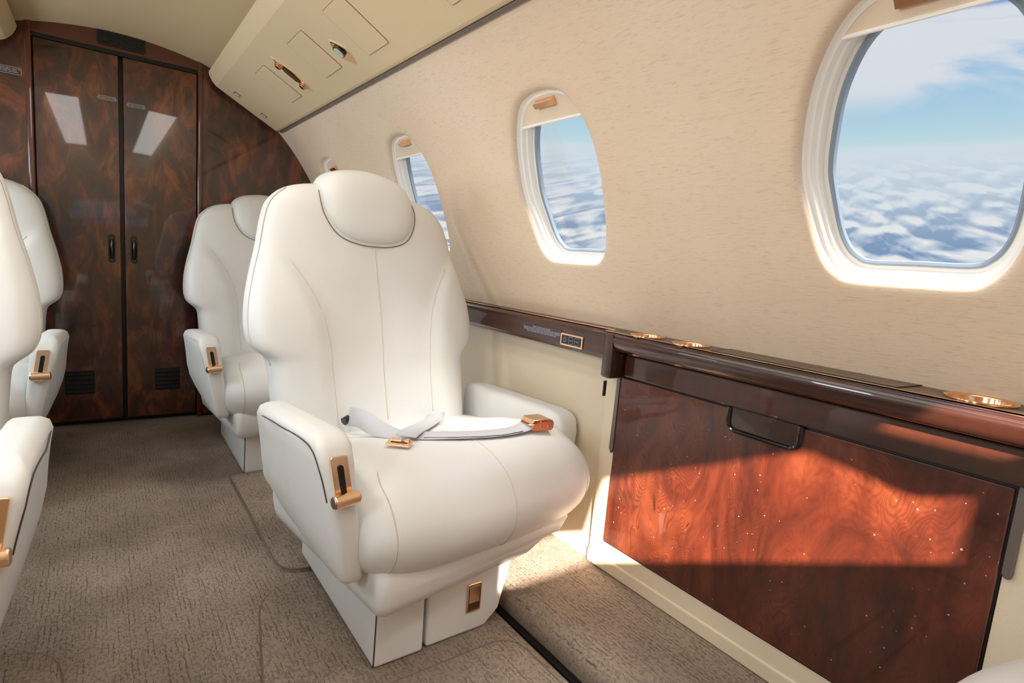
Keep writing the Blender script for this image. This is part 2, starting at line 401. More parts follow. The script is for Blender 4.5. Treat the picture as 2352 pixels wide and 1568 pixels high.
def window_wall(side):
    global OUTL
    V = []; F = []
    def quad_rings(rs):
        base = len(V); n = len(rs[0])
        for r in rs: V.extend(r)
        for i in range(len(rs)-1):
            for j in range(n):
                k = (j+1) % n; F.append((base+i*n+j, base+i*n+k, base+(i+1)*n+k, base+(i+1)*n+j))
    c = (0, .19)
    H = PITCH/2; SB = -S_WIN0; ST = SMAX-S_WIN0
    for yc in WYC:
        inner = []; outer = []
        for (u, v) in OUTL:
            dx_, dv = u-c[0], v-c[1]
            tx = H/abs(dx_) if abs(dx_) > 1e-9 else 1e9
            tv = ((ST-c[1])/dv if dv > 0 else (SB-c[1])/dv) if abs(dv) > 1e-9 else 1e9
            k = min(tx, tv); outer.append((c[0]+dx_*k, c[1]+dv*k)); inner.append((u, v))
        for (bu, bv) in ((H, ST), (H, SB), (-H, ST), (-H, SB)):   # snap the nearest rays on the corners
            j = min(range(len(outer)), key=lambda q: (outer[q][0]-bu)**2+(outer[q][1]-bv)**2); outer[j] = (bu, bv)
        rs = []
        for f, d, g in ((1, 0, 0), (.8, 0, 0), (.6, 0, 0), (.4, 0, 0), (.25, 0, 0), (.12, 0, 0), (.05, 0, 0), (.0, 0, .012), (0, .0015, .007), (0, .005, .003), (0, .010, .0008), (0, .016, 0)):
            r = []
            for (iu, iv), (ou, ov) in zip(inner, outer):
                L = math.hypot(iu-c[0], iv-c[1]); k = 1+g/L
                bu, bv = c[0]+(iu-c[0])*(1+.012/L), c[1]+(iv-c[1])*(1+.012/L)
                if f > 0: u, v = bu+(ou-bu)*f, bv+(ov-bv)*f
                else: u, v = c[0]+(iu-c[0])*k, c[1]+(iv-c[1])*k
                r.append(wallpt(yc+u, S_WIN0+v, d, side))
            rs.append(r)
        quad_rings(rs)
    ny = 6; ns = 24; base = len(V)
    for i in range(ny+1):
        for j in range(ns+1): V.append(wallpt(-.75+(WYC[0]-H+.75)*i/ny, SMAX*j/ns, 0, side))
    for i in range(ny):
        for j in range(ns): q = base+i*(ns+1)+j; F.append((q, q+1, q+ns+2, q+ns+1))
    base = len(V)
    for i in range(2):
        for j in range(ns+1): V.append(wallpt((WYC[-1]+H-.0, 2.66)[i], SMAX*j/ns, 0, side))
    for j in range(ns): F.append((base+j, base+j+1, base+ns+2+j, base+ns+1+j))
    # straight run from the last window to the bulkhead is already covered by the cells
    o = link('wall_right' if side > 0 else 'wall_left', V, F, M_wall)
    return struct(o, 'cream fabric sidewall curving up to the overhead panel' )
window_wall(1); window_wall(-1)

def make_window(k, yc, side, shade):
    nm = 'window_%d' % k
    def ring(off, d):
        r = []
        for u, v in OUTL:
            L = math.hypot(u, v-.19); kk = 1-off/L
            r.append(wallpt(yc+u*kk, S_WIN0+.19+(v-.19)*kk, d, side))
        return r
    mb = MB()
    mb.rings([ring(0, .016), ring(.002, .024), ring(.007, .026), ring(.009, .036), ring(.013, .038), ring(.016, .052), ring(.022, .054), ring(.022, .062)], cap=False)
    root = mb.build(nm, M_liner, None, True, 30); struct(root)
    mb = MB(); mb.rings([ring(.0215, .052), ring(.0245, .0505), ring(.028, .054), ring(.028, .064), ring(.0215, .064), ring(.0215, .052)], cap=False)
    g = mb.build('window_gasket', M_rubber, root)
    V = ring(.0265, .060); nv = len(V); V.append(sum(V, Vector())/nv); o = link('window_pane', V, [(q, (q+1) % nv, nv) for q in range(nv)], M_glass, root, False)
    # roller shade pulled down over the top of the opening
    cut = .373-shade
    def xat(v):
        best = 0
        for (a, b), (c_, d_) in zip(_half, _half[1:]):
            if b <= v <= d_ and d_ > b: best = a+(c_-a)*(v-b)/(d_-b)
        return best
    rows = []
    for i in range(9):
        v = cut+(.368-cut)*i/8; w = xat(min(v, .366))-.005; ys = yc+SHEAR(v)
        rows.append([wallpt(ys+w*q, S_WIN0+v, .028, side) for q in (-1, -.6, -.2, .2, .6, 1)] + [wallpt(ys+w*q, S_WIN0+v, .033, side) for q in (1, .6, .2, -.2, -.6, -1)])
    mb = MB(); mb.rings(rows); sh = mb.build('window_shade', M_liner if False else M_wallplain, root)
    w = xat(cut)
    mb = MB(); mb.tube([wallpt(yc+SHEAR(cut)+w*q*.93, S_WIN0+cut, .029, side) for q in (-1, -.5, 0, .5, 1)], .003); mb.build('shade_rail', M_liner, sh)
    # metal pull
    mb = MB(); hv = .373-.022 if shade < .07 else .373-shade*.42
    hw = .030
    yq = yc+SHEAR(hv)
    a = [wallpt(yq+q*hw, S_WIN0+hv+dv, dd, side) for q, dv, dd in ((-1, -.008, .027), (1, -.008, .027), (1, .010, .028), (-1, .010, .028))]
    b = [wallpt(yq+q*hw, S_WIN0+hv+dv, dd, side) for q, dv, dd in ((-1, -.010, .017), (1, -.010, .017), (1, .0, .014), (-1, .0, .014))]
    mb.rings([a, b]); mb.build('shade_pull', M_copper, sh, True, 30)
M_wallplain = mat('shade_cream', srgb(232, 212, 186), .6)
for i, (yc, sh) in enumerate(zip(WYC[:4], (.045, .060, .062, .095))): make_window(i+1, yc, 1, sh)
for i, yc in enumerate(WYC[:4]): make_window(i+5, yc, -1, (.36, .36, .30, .25)[i])

# floor, raised side ledges and side panels below the ledge
ZF = -.010
def floorplane():
    nx, ny = 40, 80; V = []; F = []
    for j in range(ny+1):
        for i in range(nx+1):
            V.append((CX-.95+1.9*i/nx, Y0+(Y1-Y0+.3)*j/ny, ZF))
    for j in range(ny):
        for i in range(nx): a = j*(nx+1)+i; F.append((a, a+1, a+nx+2, a+nx+1))
    return struct(link('floor', V, F, M_carpet))
floorplane()
for side, nm in ((1, 'trim_1'), (-1, 'trim_2')):
    pr = [(.684, -.01), (.678, .018), (.679, .034), (.686, .047), (.698, .056), (.715, .060), (.955, .060), (.955, -.01)]
    pr = [(x if side > 0 else 2*CX-x, z) for x, z in pr]
    mb = MB(); mb.prism(pr, 1, Y0, 2.50); struct(mb.build(nm, M_carpet, None, True, 50), 'raised carpeted ledge along the foot of the side wall')
    x0, x1 = (.664, .679) if side > 0 else (2*CX-.679, 2*CX-.664)
    struct(box('trim_%d' % (3 if side > 0 else 4), (x0, Y0, -.0095), (x1, 2.5, .001), M_black), 'black floor track beside the raised carpet')
    # lower side lining
    pr = [(.945, .55), (.935, .42), (.925, .25), (.915, .10), (.912, .05), (1.0, .05), (1.0, .60), (.95, .60)]
    pr = [(x if side > 0 else 2*CX-x, z) for x, z in pr]
    mb = MB(); mb.prism(pr, 1, Y0, Y1-.002); struct(mb.build('baseboard_right' if side > 0 else 'baseboard_left', M_panelleather, None, True, 50), 'cream leather lower side panel')

# ceiling
cp = []
for i in range(25):
    a = -1+2*i/24
    cp.append((CX+a*.36, 1.362+.064*(1-abs(a)**2.0)))
V = []; F = []
for yy in (Y0, Y1): V += [(x, yy, z) for x, z in cp]
for i in range(24): F.append((i, i+1, 25+i+1, 25+i))
struct(link('ceiling', V, F, M_ceil))
# ceiling access panels
def ceilz(x): a = (x-CX)/.36; return 1.362+.064*(1-a*a)
for (xa, xb, ya, yb, lab) in ((-.20, -.096, 1.75, 2.262, 'flat beige access panel in the ceiling above the left aisle side'), (.292, .338, 1.2, 1.757, 'slim beige access panel in the ceiling beside the right overhead panel')):
    mb = MB(); n = 6
    top = [(xa+(xb-xa)*i/n, ceilz(xa+(xb-xa)*i/n)-.0065) for i in range(n+1)]
    bot = [(x, z+.006) for x, z in top[::-1]]
    mb.prism(top+bot, 1, ya, yb, .0015, 1); tag(mb.build('ceiling_panel', M_ceil), lab, 'ceiling panel')

# overhead service panels (valances)
PA = Vector((.362, 1.314)); PB = Vector((.583, 1.192)); PD = (PB-PA); PN = Vector((-PD.y, PD.x)).normalized()*-1   # outward (down/inboard)
if PN.y > 0: PN = -PN
def psu(y, v, d=0, side=1):
    p = PA+PD*v+PN*d
    return Vector((p.x if side > 0 else 2*CX-p.x, y, p.y))
def valance(side):
    root = empty('overhead_panel', (CX+side*.42, 1, 1.19), ('beige overhead service panel with air nozzles and reading light, above the right windows' if side > 0 else 'beige overhead service panel above the left seats, cut off by the picture edge'), 'overhead panel')
    pr = [(.337, 1.3605), (.340, 1.348), (.349, 1.330), (.364, 1.3135), (.583, 1.1925), (.592, 1.1905), (.599, 1.194), (.603, 1.203), (.62, 1.23), (.50, 1.36), (.40, 1.40)]
    pr = [((x if side > 0 else 2*CX-x)-root.location.x, z-1.19) for x, z in pr]
    mb = MB(); mb.prism(pr, 1, Y0-1, 2.535-1, 0); mb.build('housing', M_psu, root, True, 40)
    pr = [(.596, 1.190), (.606, 1.187), (.612, 1.196), (.603, 1.205)]
    pr = [((x if side > 0 else 2*CX-x)-root.location.x, z-1.19) for x, z in pr]
    mb = MB(); mb.prism(pr, 1, Y0-1, 2.53-1); mb.build('edge_strip', mat('grey_edge_strip', srgb(120, 108, 100), .6), root)
    off = Vector(root.location)
    def P(y, v, d=0): return psu(y, v, d, side)-off
    def plate(nm, ya, yb, va, vb, m, d0=.0004, d1=.002, r=.006, par=root):
        pts = roundrect(ya, va*PD.length, yb, vb*PD.length, r)
        mb = MB(); rg = []
        for dd, sh in ((-.004, 0), (d1-.0006, 0), (d1, .0008)):
            rr = roundrect(ya+sh, va*PD.length+sh, yb-sh, vb*PD.length-sh, r)
            rg.append([P(a, b/PD.length, dd) for a, b in rr])
        mb.rings(rg); return mb.build(nm, m, par, True, 40)
    def groove(nm, ya, yb, va, vb, r=.006):
        pts = roundrect(ya, va*PD.length, yb, vb*PD.length, r)
        mb = MB(); path = [P(a, b/PD.length, .0003) for a, b in pts]; path.append(path[0]); path.append(path[1])
        mb.tube(path, .0011, 6); return mb.build(nm, M_seampsu, root)
    for (ya, yb, va, vb) in ((1.985, 2.11, .25, .785), (1.588, 1.726, .27, .77), (1.303, 1.424, .285, .82), (.72, 1.02, .33, .845)):
        pl = plate('access_door', ya, yb, va, vb, M_psu, d1=.0015); groove('door_gap', ya, yb, va, vb)
    # gasper nozzle in a long boat-shaped bezel
    def boat(nm, yc, vc, hy, hv, m, d=.002, par=root, n=40, deep=0):
        mb = MB(); rg = []
        for dd, k in ((-.003, 1), (d*.6, 1), (d, .93), (d*.4, .80), (-deep, .72)):
            rg.append([P(yc+hy*k*abs(cos(a))**.9*(1 if cos(a) > 0 else -1), vc+hv*k*sin(a), dd) for a in [2*pi*i/n for i in range(n)]])
        mb.rings(rg); return mb.build(nm, m, par, True, 60)
    # (long axis runs across the panel)
    def lens(nm, yc, vc, hy, hv, m, rims):
        mb = MB(); rg = []; n = 48
        for dd, k in rims:
            r = []
            for i in range(n):
                a = 2*pi*i/n; ca, sa = cos(a), sin(a)
                v = hv*sa; y = hy*(1-abs(sa)**1.7)*(1 if ca > 0 else -1)
                r.append(P(yc+y*k, vc+v*k, dd))
            rg.append(r)
        mb.rings(rg); return mb.build(nm, m, root, True, 60)
    lens('nozzle_bezel', 1.885, .525, .022, .285, M_psu, [(-.003, 1.03), (.0022, 1.0), (.0028, .95), (.001, .88), (-.002, .8)])
    lens('nozzle_well', 1.885, .525, .0205, .262, M_copper, [(-.003, 1), (.0026, 1), (.0034, .90)])
    for vv, s_ in ((.36, .013), (.69, .013)):
        c0 = P(1.885, vv, .003); nrm = (P(1.885, vv, 1)-P(1.885, vv, 0)).normalized()
        mb = MB()
        for q, r0 in ((0, .0135), (.004, .0115), (.008, .009)):
            mb.cyl(c0+nrm*q, c0+nrm*(q+.0035), r0, 24, .001)
        mb.build('air_nozzle', M_copper, root)
    mb = MB(); a, b = P(1.885, .43, .006), P(1.885, .62, .006); mb.cyl(a, b, .0045, 12, .001); mb.build('nozzle_bridge', M_brown, root)
    lens('lamp_bezel', 1.515, .66, .030, .165, M_psu, [(-.003, 1.04), (.0022, 1.0), (.0028, .95), (.001, .88), (-.002, .8)])
    lens('lamp_well', 1.515, .66, .027, .150, M_copper, [(-.003, 1), (.0026, 1), (.0034, .90)])
    c0 = P(1.515, .63, .004); nrm = (P(1.5, .6, 1)-P(1.5, .6, 0)).normalized()
    mb = MB(); mb.cyl(c0, c0+nrm*.006, .0175, 32, .002); mb.build('lamp_ring', M_blackgloss, root)
    mb = MB(); mb.cyl(c0+nrm*.003, c0+nrm*.0075, .0145, 32, .002); mb.build('lamp_lens', M_lens, root)
    for (ya, yb, va, vb) in ((2.428, 2.462, .225, .315), (2.440, 2.472, .668, .760)):
        plate('latch_slot', ya, yb, va, vb, M_brownslot, d1=.0008, r=.002)
        plate('latch', ya+.005, yb-.005, va+.012, vb-.012, M_psu, d1=.0014, r=.001)
M_seampsu = mat('panel_gap_brown', srgb(150, 120, 84), .8)
M_brownslot = mat('slot_brown', srgb(120, 98, 70), .7)
M_brown = mat('bronze_brown', srgb(110, 84, 62), .3, metal=.7)
valance(1); valance(-1)

# added unseen partition behind the camera, its openings cut to shape the sun patches
mb = MB()
def sun_mask_wall():
    outer = [(CX-1.02, -.03), (CX+1.02, -.03), (CX+1.02, .70), (CX+.90, .95), (CX+.66, 1.35), (CX+.40, 1.50), (CX-.40, 1.50), (CX-.66, 1.35), (CX-.90, .95), (CX-1.02, .70)]
    hole = [(-.44, .785), (.31, .785), (.31, .885), (.25, .892), (.20, .935), (.14, .984), (-.17, .988), (-.20, .86), (-.44, .86)]
    hole2 = [(.20, 1.000), (.318, .925), (.345, .935), (.345, .968), (.215, 1.025)]
    bm = bmesh.new()
    for loop in (outer, hole, hole2):
        vsx = [bm.verts.new((x, Y0, z)) for x, z in loop]
        for i in range(len(vsx)): bm.edges.new((vsx[i], vsx[(i+1) % len(vsx)]))
    bmesh.ops.triangle_fill(bm, use_beauty=True, edges=bm.edges[:])
    r = bmesh.ops.extrude_face_region(bm, geom=bm.faces[:])
    for v in [g for g in r['geom'] if isinstance(g, bmesh.types.BMVert)]: v.co.y -= .02
    me = bpy.data.meshes.new('wall_sun_mask'); bm.to_mesh(me); bm.free(); me.materials.append(M_ceil)
    o = bpy.data.objects.new('wall_sun_mask', me); COL.objects.link(o); return struct(o)
sun_mask_wall()

# ------------------------------------------------------------------ aft bulkhead with the double doors
YB = Y1
def wood_panel(nm, pts, y0, y1, m, par=None, bev=.002):
    mb = MB(); mb.prism(pts, 1, y0, y1, bev, 2); return mb.build(nm, m, par, True, 40)
def arc_x(z):   # outline of the cabin at height z (right side)
    return {}
sidepts = [(.605, 1.20), (.68, 1.12), (.752, 1.01), (.807, .90), (.842, .825), (.88, .745), (.95, .60), (.95, .0)]
struct(wood_panel('wall_aft_right', [(.322, 0), (.322, 1.40), (.42, 1.36)]+sidepts, YB, YB+.03, M_doorwood), 'dark burl bulkhead panel right of the double doors')
struct(wood_panel('wall_aft_left', [(2*CX-x, z) for x, z in [(.322, 0), (.322, 1.40), (.42, 1.36)]+sidepts], YB, YB+.03, M_doorwood), 'dark burl bulkhead panel left of the double doors')
hd = [(.312, 1.366), (.312, 1.40)] + [(CX+.25*q, 1.40+.035*(1-q*q)) for q in (.8, .6, .4, .2, 0, -.2, -.4, -.6, -.8)] + [(2*CX-.312, 1.40), (2*CX-.312, 1.366)]
struct(wood_panel('wall_aft_header', hd, YB-.004, YB+.03, M_stile, bev=.001), 'wooden header above the double doors')
for sx in (1, -1):
    xa, xb = (.306, .324)
    if sx < 0: xa, xb = 2*CX-.324, 2*CX-.306
    mb = MB(); mb.prism(roundrect(xa, YB-.012, xb, YB+.01, .005), 2, 0, 1.40); struct(mb.build('trim_%d' % (5 if sx > 0 else 6), M_stile), 'reddish lacquered door post')
struct(box('wall_aft_back', (CX-.96, YB+.035, -.05), (CX+.96, YB+.05, 1.44), M_black), 'dark space behind the doors')
struct(box('trim_7', (CX-.245, YB-.001, 1.352), (CX+.245, YB+.02, 1.366), M_black), 'black track above the doors')
for sx, k, nm in ((-1, 1, 'left'), (1, 2, 'right')):
    xi = CX+sx*.007; xo = CX+sx*.241
    x0, x1 = min(xi, xo), max(xi, xo)
    d = box('door_%d' % k, (x0, YB-.002, .012), (x1, YB+.022, 1.350), M_doorwood, bev=.002); struct(d, 'dark burl lacquered leaf of the double door, %s one' % nm)
    # diagonal veneer joint is part of the leaf
    hx = CX+sx*.0345
    mb = MB(); rr = roundrect(hx-.0115, .612, hx+.0115, .718, .0114, 8)
    rg = [[(x, YB-.0022, z) for x, z in rr]]
    for dd, k2 in ((-.0045, 1.0), (-.0045, .78), (-.002, .70)):
        rg.append([((x-hx)*k2+hx, YB+dd, (z-.665)*(1-(1-k2)*.25)+.665) for x, z in rr])
    mb.rings(rg); h_ = mb.build('door_handle', M_blackgloss, d, True, 40)
    mb = MB(); mb.tube([(hx, YB-.003, .628), (hx, YB-.0052, .64), (hx, YB-.0055, .665), (hx, YB-.0052, .69), (hx, YB-.003, .702)], [.004, .0068, .0075, .0068, .004], 12); mb.build('finger_grip', M_grey2 if 'M_grey2' in globals() else M_blackgloss, h_)
    # louvred vent
    va, vb = ((-.121, -.032) if sx < 0 else (.160, .246)); z0, z1 = .115, .205
    vr = box('door_vent', (va, YB-.003, z0), (vb, YB-.0005, z1), M_black, d, .001)
    mb = MB()
    for q in range(5):
        zz = z0+.006+q*(z1-z0-.006)/5
        mb.prism([(YB-.007, zz), (YB-.0035, zz+.009), (YB-.0025, zz+.009), (YB-.006, zz-.0015)], 0, va+.003, vb-.003)
    mb.build('vent_slats', M_slat, vr)
# air grille in the header
gv = empty('air_grille', (.066, YB-.004, 1.40), 'black double air grille in the wooden header above the doors', 'grille')
def loc(o, p): return o
mb = MB(); mb.box((-.072, -.006, -.024), (.072, .0, .024), .003); mb.build('frame', M_blackgloss, gv)
for a, b in ((-.065, -.004), (.002, .065)):
    mb = MB()
    for q in range(5): mb.box((a, -.0085, -.017+q*.0075), (b, -.006, -.0145+q*.0075))
    mb.build('louvre', M_black, gv)

# tiny placards
def text_obj(nm, s_, size, m, parent, M):
    cu = bpy.data.curves.new(nm, 'FONT'); cu.body = s_; cu.size = size; cu.extrude = .00008; cu.align_x = 'CENTER'; cu.align_y = 'CENTER'; cu.space_line = .92
    o = bpy.data.objects.new(nm, cu); COL.objects.link(o)
    bpy.context.view_layer.update()
    me = bpy.data.meshes.new_from_object(o.evaluated_get(bpy.context.evaluated_depsgraph_get()))
    bpy.data.objects.remove(o); me.materials.clear(); me.materials.append(m)
    o = bpy.data.objects.new(nm, me); COL.objects.link(o); o.matrix_world = M
    if parent: o.parent = parent; o.matrix_parent_inverse = Matrix.Identity(4); o.matrix_local = M
    return o
def facing_front(x, z, y, w, h_, nm, label, txt, size):
    """placard on a plane facing the camera end (normal -Y)"""
    root = empty(nm, (x, y, z), label, 'placard')
    mb = MB(); r = .0006
    for a, b in (((-w/2, -h_/2), (w/2, -h_/2)), ((w/2, -h_/2), (w/2, h_/2)), ((w/2, h_/2), (-w/2, h_/2)), ((-w/2, h_/2), (-w/2, -h_/2))):
        mb.tube([(a[0], -.0004, a[1]), (b[0], -.0004, b[1])], r, 4)
    mb.build('border', M_white, root)
    text_obj('lettering', txt, size, M_white, root, Matrix.Translation((0, -.0006, 0)) @ Matrix.Rotation(radians(90), 4, 'X'))
facing_front(.0215, 1.198, YB-.0025, .050, .0125, 'placard', 'small white-lined placard near the top of the left door leaf', 'MUST BE LATCHED OPEN\nFOR TAKEOFF AND LANDING', .0045)
facing_front(.1075, 1.190, YB-.0025, .050, .0125, 'placard', 'small white-lined placard near the top of the right door leaf', 'MUST BE LATCHED OPEN\nFOR TAKEOFF AND LANDING', .0045)
facing_front(-.250, 1.228, YB-.0005, .080, .022, 'placard', 'white-lined placard on the left bulkhead panel at the picture edge', 'THIS COMPARTMENT MUST BE\nCLOSED DURING TAXI,\nTAKEOFF AND LANDING', .0055)

# ------------------------------------------------------------------ side ledge : rail and drinks cabinet
ZL = .604
# dark rail aft of the cabinet
def rail(side):
    y0, y1 = (.838 if side > 0 else Y0), 2.53
    root = empty('side_rail', (0, 0, 0), ('glossy dark wooden side rail with a gold line, running aft along the right wall' if side > 0 else 'glossy dark wooden side rail along the left wall behind the left seats'), 'rail')
    X = lambda x: x if side > 0 else 2*CX-x
    pr = [(.908, .604), (.900, .601), (.893, .594), (.890, .585), (.889, .548), (.891, .541), (.897, .537), (.95, .537), (.95, .604)]
    mb = MB(); mb.prism([(X(x), z) for x, z in pr], 1, y0, y1, .0015, 2); mb.build('rail_face', M_railwood, root, True, 40)
    mb = MB(); mb.box((min(X(.904), X(.965)), y0-.0, .604), (max(X(.904), X(.965)), y1, .6055)); mb.build('rail_top', M_top, root)
    mb = MB(); mb.box((min(X(.9035), X(.9055)), y0+.002, .6045), (max(X(.9035), X(.9055)), y1, .6064)); mb.build('gold_inlay', M_copper, root)
    return root
rr_ = rail(1); rail(-1)
# switch panel on the rail face
sp = empty('switch_panel', (.889, .960, .5625), 'small gold-framed switch panel with jack and two buttons on the dark rail', 'switch')
def yz_plate(nm, ya, yb, za, zb, x0, x1, m, par, r=.002):
    pts = roundrect(ya, za, yb, zb, r); mb = MB()
    mb.rings([[(x0, a, b) for a, b in pts], [(x1+.0004, a, b) for a, b in pts], [(x1, (a-(ya+yb)/2)*.985+(ya+yb)/2, (b-(za+zb)/2)*.97+(za+zb)/2) for a, b in pts]])
    return mb.build(nm, m, par, True, 40)
yz_plate('frame', -.0385, .0385, -.0145, .0145, 0, -.0028, M_brass, sp)
yz_plate('faceplate', -.034, .034, -.0105, .0105, 0, -.0034, mat('dark_slate_plate', srgb(30, 38, 44), .4), sp)
mb = MB()
for k in range(25): pass
mb.tube([(-.0038, .021+.0042*cos(a), .0052*sin(a)) for a in [2*pi*i/20 for i in range(22)]], .0005, 6); mb.build('jack_ring', M_white, sp)
mb = MB(); mb.cyl((-.003, .021, 0), (-.0036, .021, 0), .0036, 16); mb.build('jack_hole', M_black, sp)
for yc, tx in ((.0, 'READ'), (-.0205, 'TABLE')):
    b_ = yz_plate('button', yc-.0072, yc+.0072, -.0082, .0082, -.003, -.0039, mat('button_black', srgb(24, 30, 34), .5), sp)
    mb = MB(); pts = roundrect(yc-.0072, -.0082, yc+.0072, .0082, .002); pth = [(-.0041, a, b) for a, b in pts]; mb.tube(pth+pth[:2], .00035, 4); mb.build('button_outline', M_white, b_)
    text_obj('lettering', tx, .0038, M_white, b_, Matrix.Translation((-.0042, yc, 0)) @ Matrix.Rotation(radians(-90), 4, 'Z') @ Matrix.Rotation(radians(90), 4, 'X'))
pl = empty('placard', (.8885, 1.075, .570), 'instruction placard of four lines of white print on the dark rail', 'placard')
yz_plate('backing', -.075, .075, -.013, .013, 0, -.0005, M_label, pl, .001)
text_obj('lettering', 'DURING TAKEOFF AND LANDING\nPOSITION CHAIR TWO FACING, FULLY OUTBOARD, AND CHAIRBASE\nTRACKED TO FWD STOP. PLACE CHAIR IN FULL UPRIGHT POSITION\nTRACK CHAIR FWD ON ITS BASE. LIFE VEST UNDER SEAT', .0046, M_white, pl, Matrix.Translation((-.0008, 0, 0)) @ Matrix.Rotation(radians(-90), 4, 'Z') @ Matrix.Rotation(radians(90), 4, 'X'))

# cabinet
XP = .900
YA, YF = .806, .152           # aft and forward edges of the wooden panel
cab = empty('drinks_cabinet', (.93, .5, .06), 'low red burl wood cabinet with glossy drop-down panel and cup holders along the right wall', 'cabinet')
CO = Vector(cab.location)
def cobj(mb, nm, m, par=cab, sharp=35):
    mb.v = [v-CO for v in mb.v]; return mb.build(nm, m, par, True, sharp)
mb = MB()
# cream face frame: aft jamb, foot rail, forward jamb
mb.prism([(.852, .060), (.852, .512), (.806, .512), (.806, .128), (.152, .128), (.152, .512), (.10, .512), (-.25, .56), (-.25, .060)], 0, .905, .945, .003, 2)
cobj(mb, 'face_frame', M_panelleather)
mb = MB(); mb.box((.9015, -.25, .061), (.92, .854, .092), .004); cobj(mb, 'kick_strip', M_panelleather)
mb = MB(); mb.prism([(YA, .131), (YA, .508), (YF, .508), (YF, .131)], 0, XP, XP+.012, .0022, 2); door = cobj(mb, 'drop_panel', M_redwood)
mb = MB(); mb.box((.905, YF-.004, .127), (.918, YA+.003, .512)); cobj(mb, 'panel_gap', M_black)
# upper fascia
mb = MB(); mb.prism([(.790, .513), (.790, .560), (.152-.03, .560), (.152-.03, .513)], 0, .890, .93, .003, 2); cobj(mb, 'fascia', M_railwood2 if 'M_railwood2' in globals() else M_railwood)
# rounded lip running over the fascia with a returned end post
lip = [(.868, .604), (.859, .602), (.8545, .597), (.853, .589), (.855, .579), (.860, .571), (.867, .566), (.877, .564), (.893, .564), (.893, .567), (.878, .567), (.868, .5695), (.8625, .574), (.8585, .581), (.8565, .589), (.858, .5955), (.861, .599), (.866, .6005), (.868, .601)]
mb = MB(); mb.prism(lip, 1, -.25, .808, .0, 2); cobj(mb, 'lip', M_railwood, sharp=60)
post = catmull([(.853, .798, 0), (.853, .815, 0), (.860, .828, 0), (.874, .833, 0), (.905, .833, 0)], 5)
pp = [(v.x, v.y) for v in post]+[(.905, .795), (.87, .795)]
mb = MB(); mb.prism(pp, 2, .508, .603, .004, 3); cobj(mb, 'end_post', M_railwood, sharp=50)
# grained top with a lid
CUPS = ((.8925, .742, .0345), (.8925, .637, .0345), (.9035, .203, .038))
def plate_holes(outer, holes, z0, z1):
    bm = bmesh.new()
    for loop in [outer]+holes:
        vv = [bm.verts.new((x, y, z0)) for x, y in loop]
        for i in range(len(vv)): bm.edges.new((vv[i], vv[(i+1) % len(vv)]))
    bmesh.ops.triangle_fill(bm, use_beauty=True, edges=bm.edges[:])
    r = bmesh.ops.extrude_face_region(bm, geom=bm.faces[:])
    for v in [g for g in r['geom'] if isinstance(g, bmesh.types.BMVert)]: v.co.z = z1
    bmesh.ops.recalc_face_normals(bm, faces=bm.faces[:]); bm.verts.index_update()
    mb = MB(); mb.add([v.co for v in bm.verts], [[v.index for v in f.verts] for f in bm.faces]); bm.free(); return mb
mb = plate_holes([(.8605, -.25), (.962, -.25), (.962, .835), (.905, .835), (.905, .833), (.8605, .833)], [[(x+(r-.002)*cos(2*pi*k/32), y+(r-.002)*sin(2*pi*k/32)) for k in range(32)] for x, y, r in CUPS], .6025, .6055); cobj(mb, 'top', M_top)
mb = MB(); mb.box((.8605, -.25, .6035), (.8625, .832, .6066)); mb.box((.8605, .830, .6035), (.905, .832, .6066)); cobj(mb, 'gold_inlay', M_copper)
mb = MB(); mb.prism([(.868, .286), (.953, .278), (.953, .583), (.868, .575)], 2, .604, .6070, .0006, 1); lid = cobj(mb, 'lid', M_top)
mb = MB(); pth = [(.868, .286, .6062), (.953, .278, .6062), (.953, .583, .6062), (.868, .575, .6062), (.868, .286, .6062)]; mb.tube(pth, .0012, 6); cobj(mb, 'lid_gap', M_black, lid)
mb = MB(); mb.prism([(.866, .41), (.869, .415), (.869, .428), (.866, .433)], 2, .6065, .6076); cobj(mb, 'finger_notch', M_black, lid)
for (x, y, r) in CUPS:
    mb = MB(); mb.lathe((x, y), [(r, .6057), (r+.0008, .6072), (r+.0004, .6086), (r-.0010, .6090), (r-.0026, .6082), (r-.0034, .6060), (r-.0042, .590), (r-.0060, .568), (r-.0048, .568), (r-.0030, .590), (r-.0022, .6057)], 56)
    cobj(mb, 'cup_holder', M_copper, cab, 50)
    mb = MB(); mb.cyl((x, y, .566), (x, y, .568), r-.005, 40); cobj(mb, 'cup_bottom', M_brown, cab)
# inset pull handle
hy, hz = .478, .490
def upts(w, d, r):   # U outline hanging from the fascia
    pts = [(w, .5115)]
    for k in range(7): a_ = radians(-90*k/6); pts.append((w-r+r*cos(a_), .5115-d+r+r*sin(a_)))
    return [(hy+a_, b_) for a_, b_ in pts] + [(hy-a_, b_) for a_, b_ in pts[::-1]]
mb = MB(); mb.prism(upts(.068, .044, .018), 0, .8985, .9025, .0008, 1); hd_ = cobj(mb, 'panel_handle', M_blackgloss, door, 40)
mb = MB(); mb.prism(upts(.061, .037, .013), 0, .8975, .9005, .0005, 1); cobj(mb, 'handle_inlay', M_railwood, hd_, 40)
mb = MB(); mb.tube([(.8965, a_, b_) for a_, b_ in upts(.0635, .0405, .015)], .0042, 10); cobj(mb, 'grip_rim', M_blackgloss, hd_)
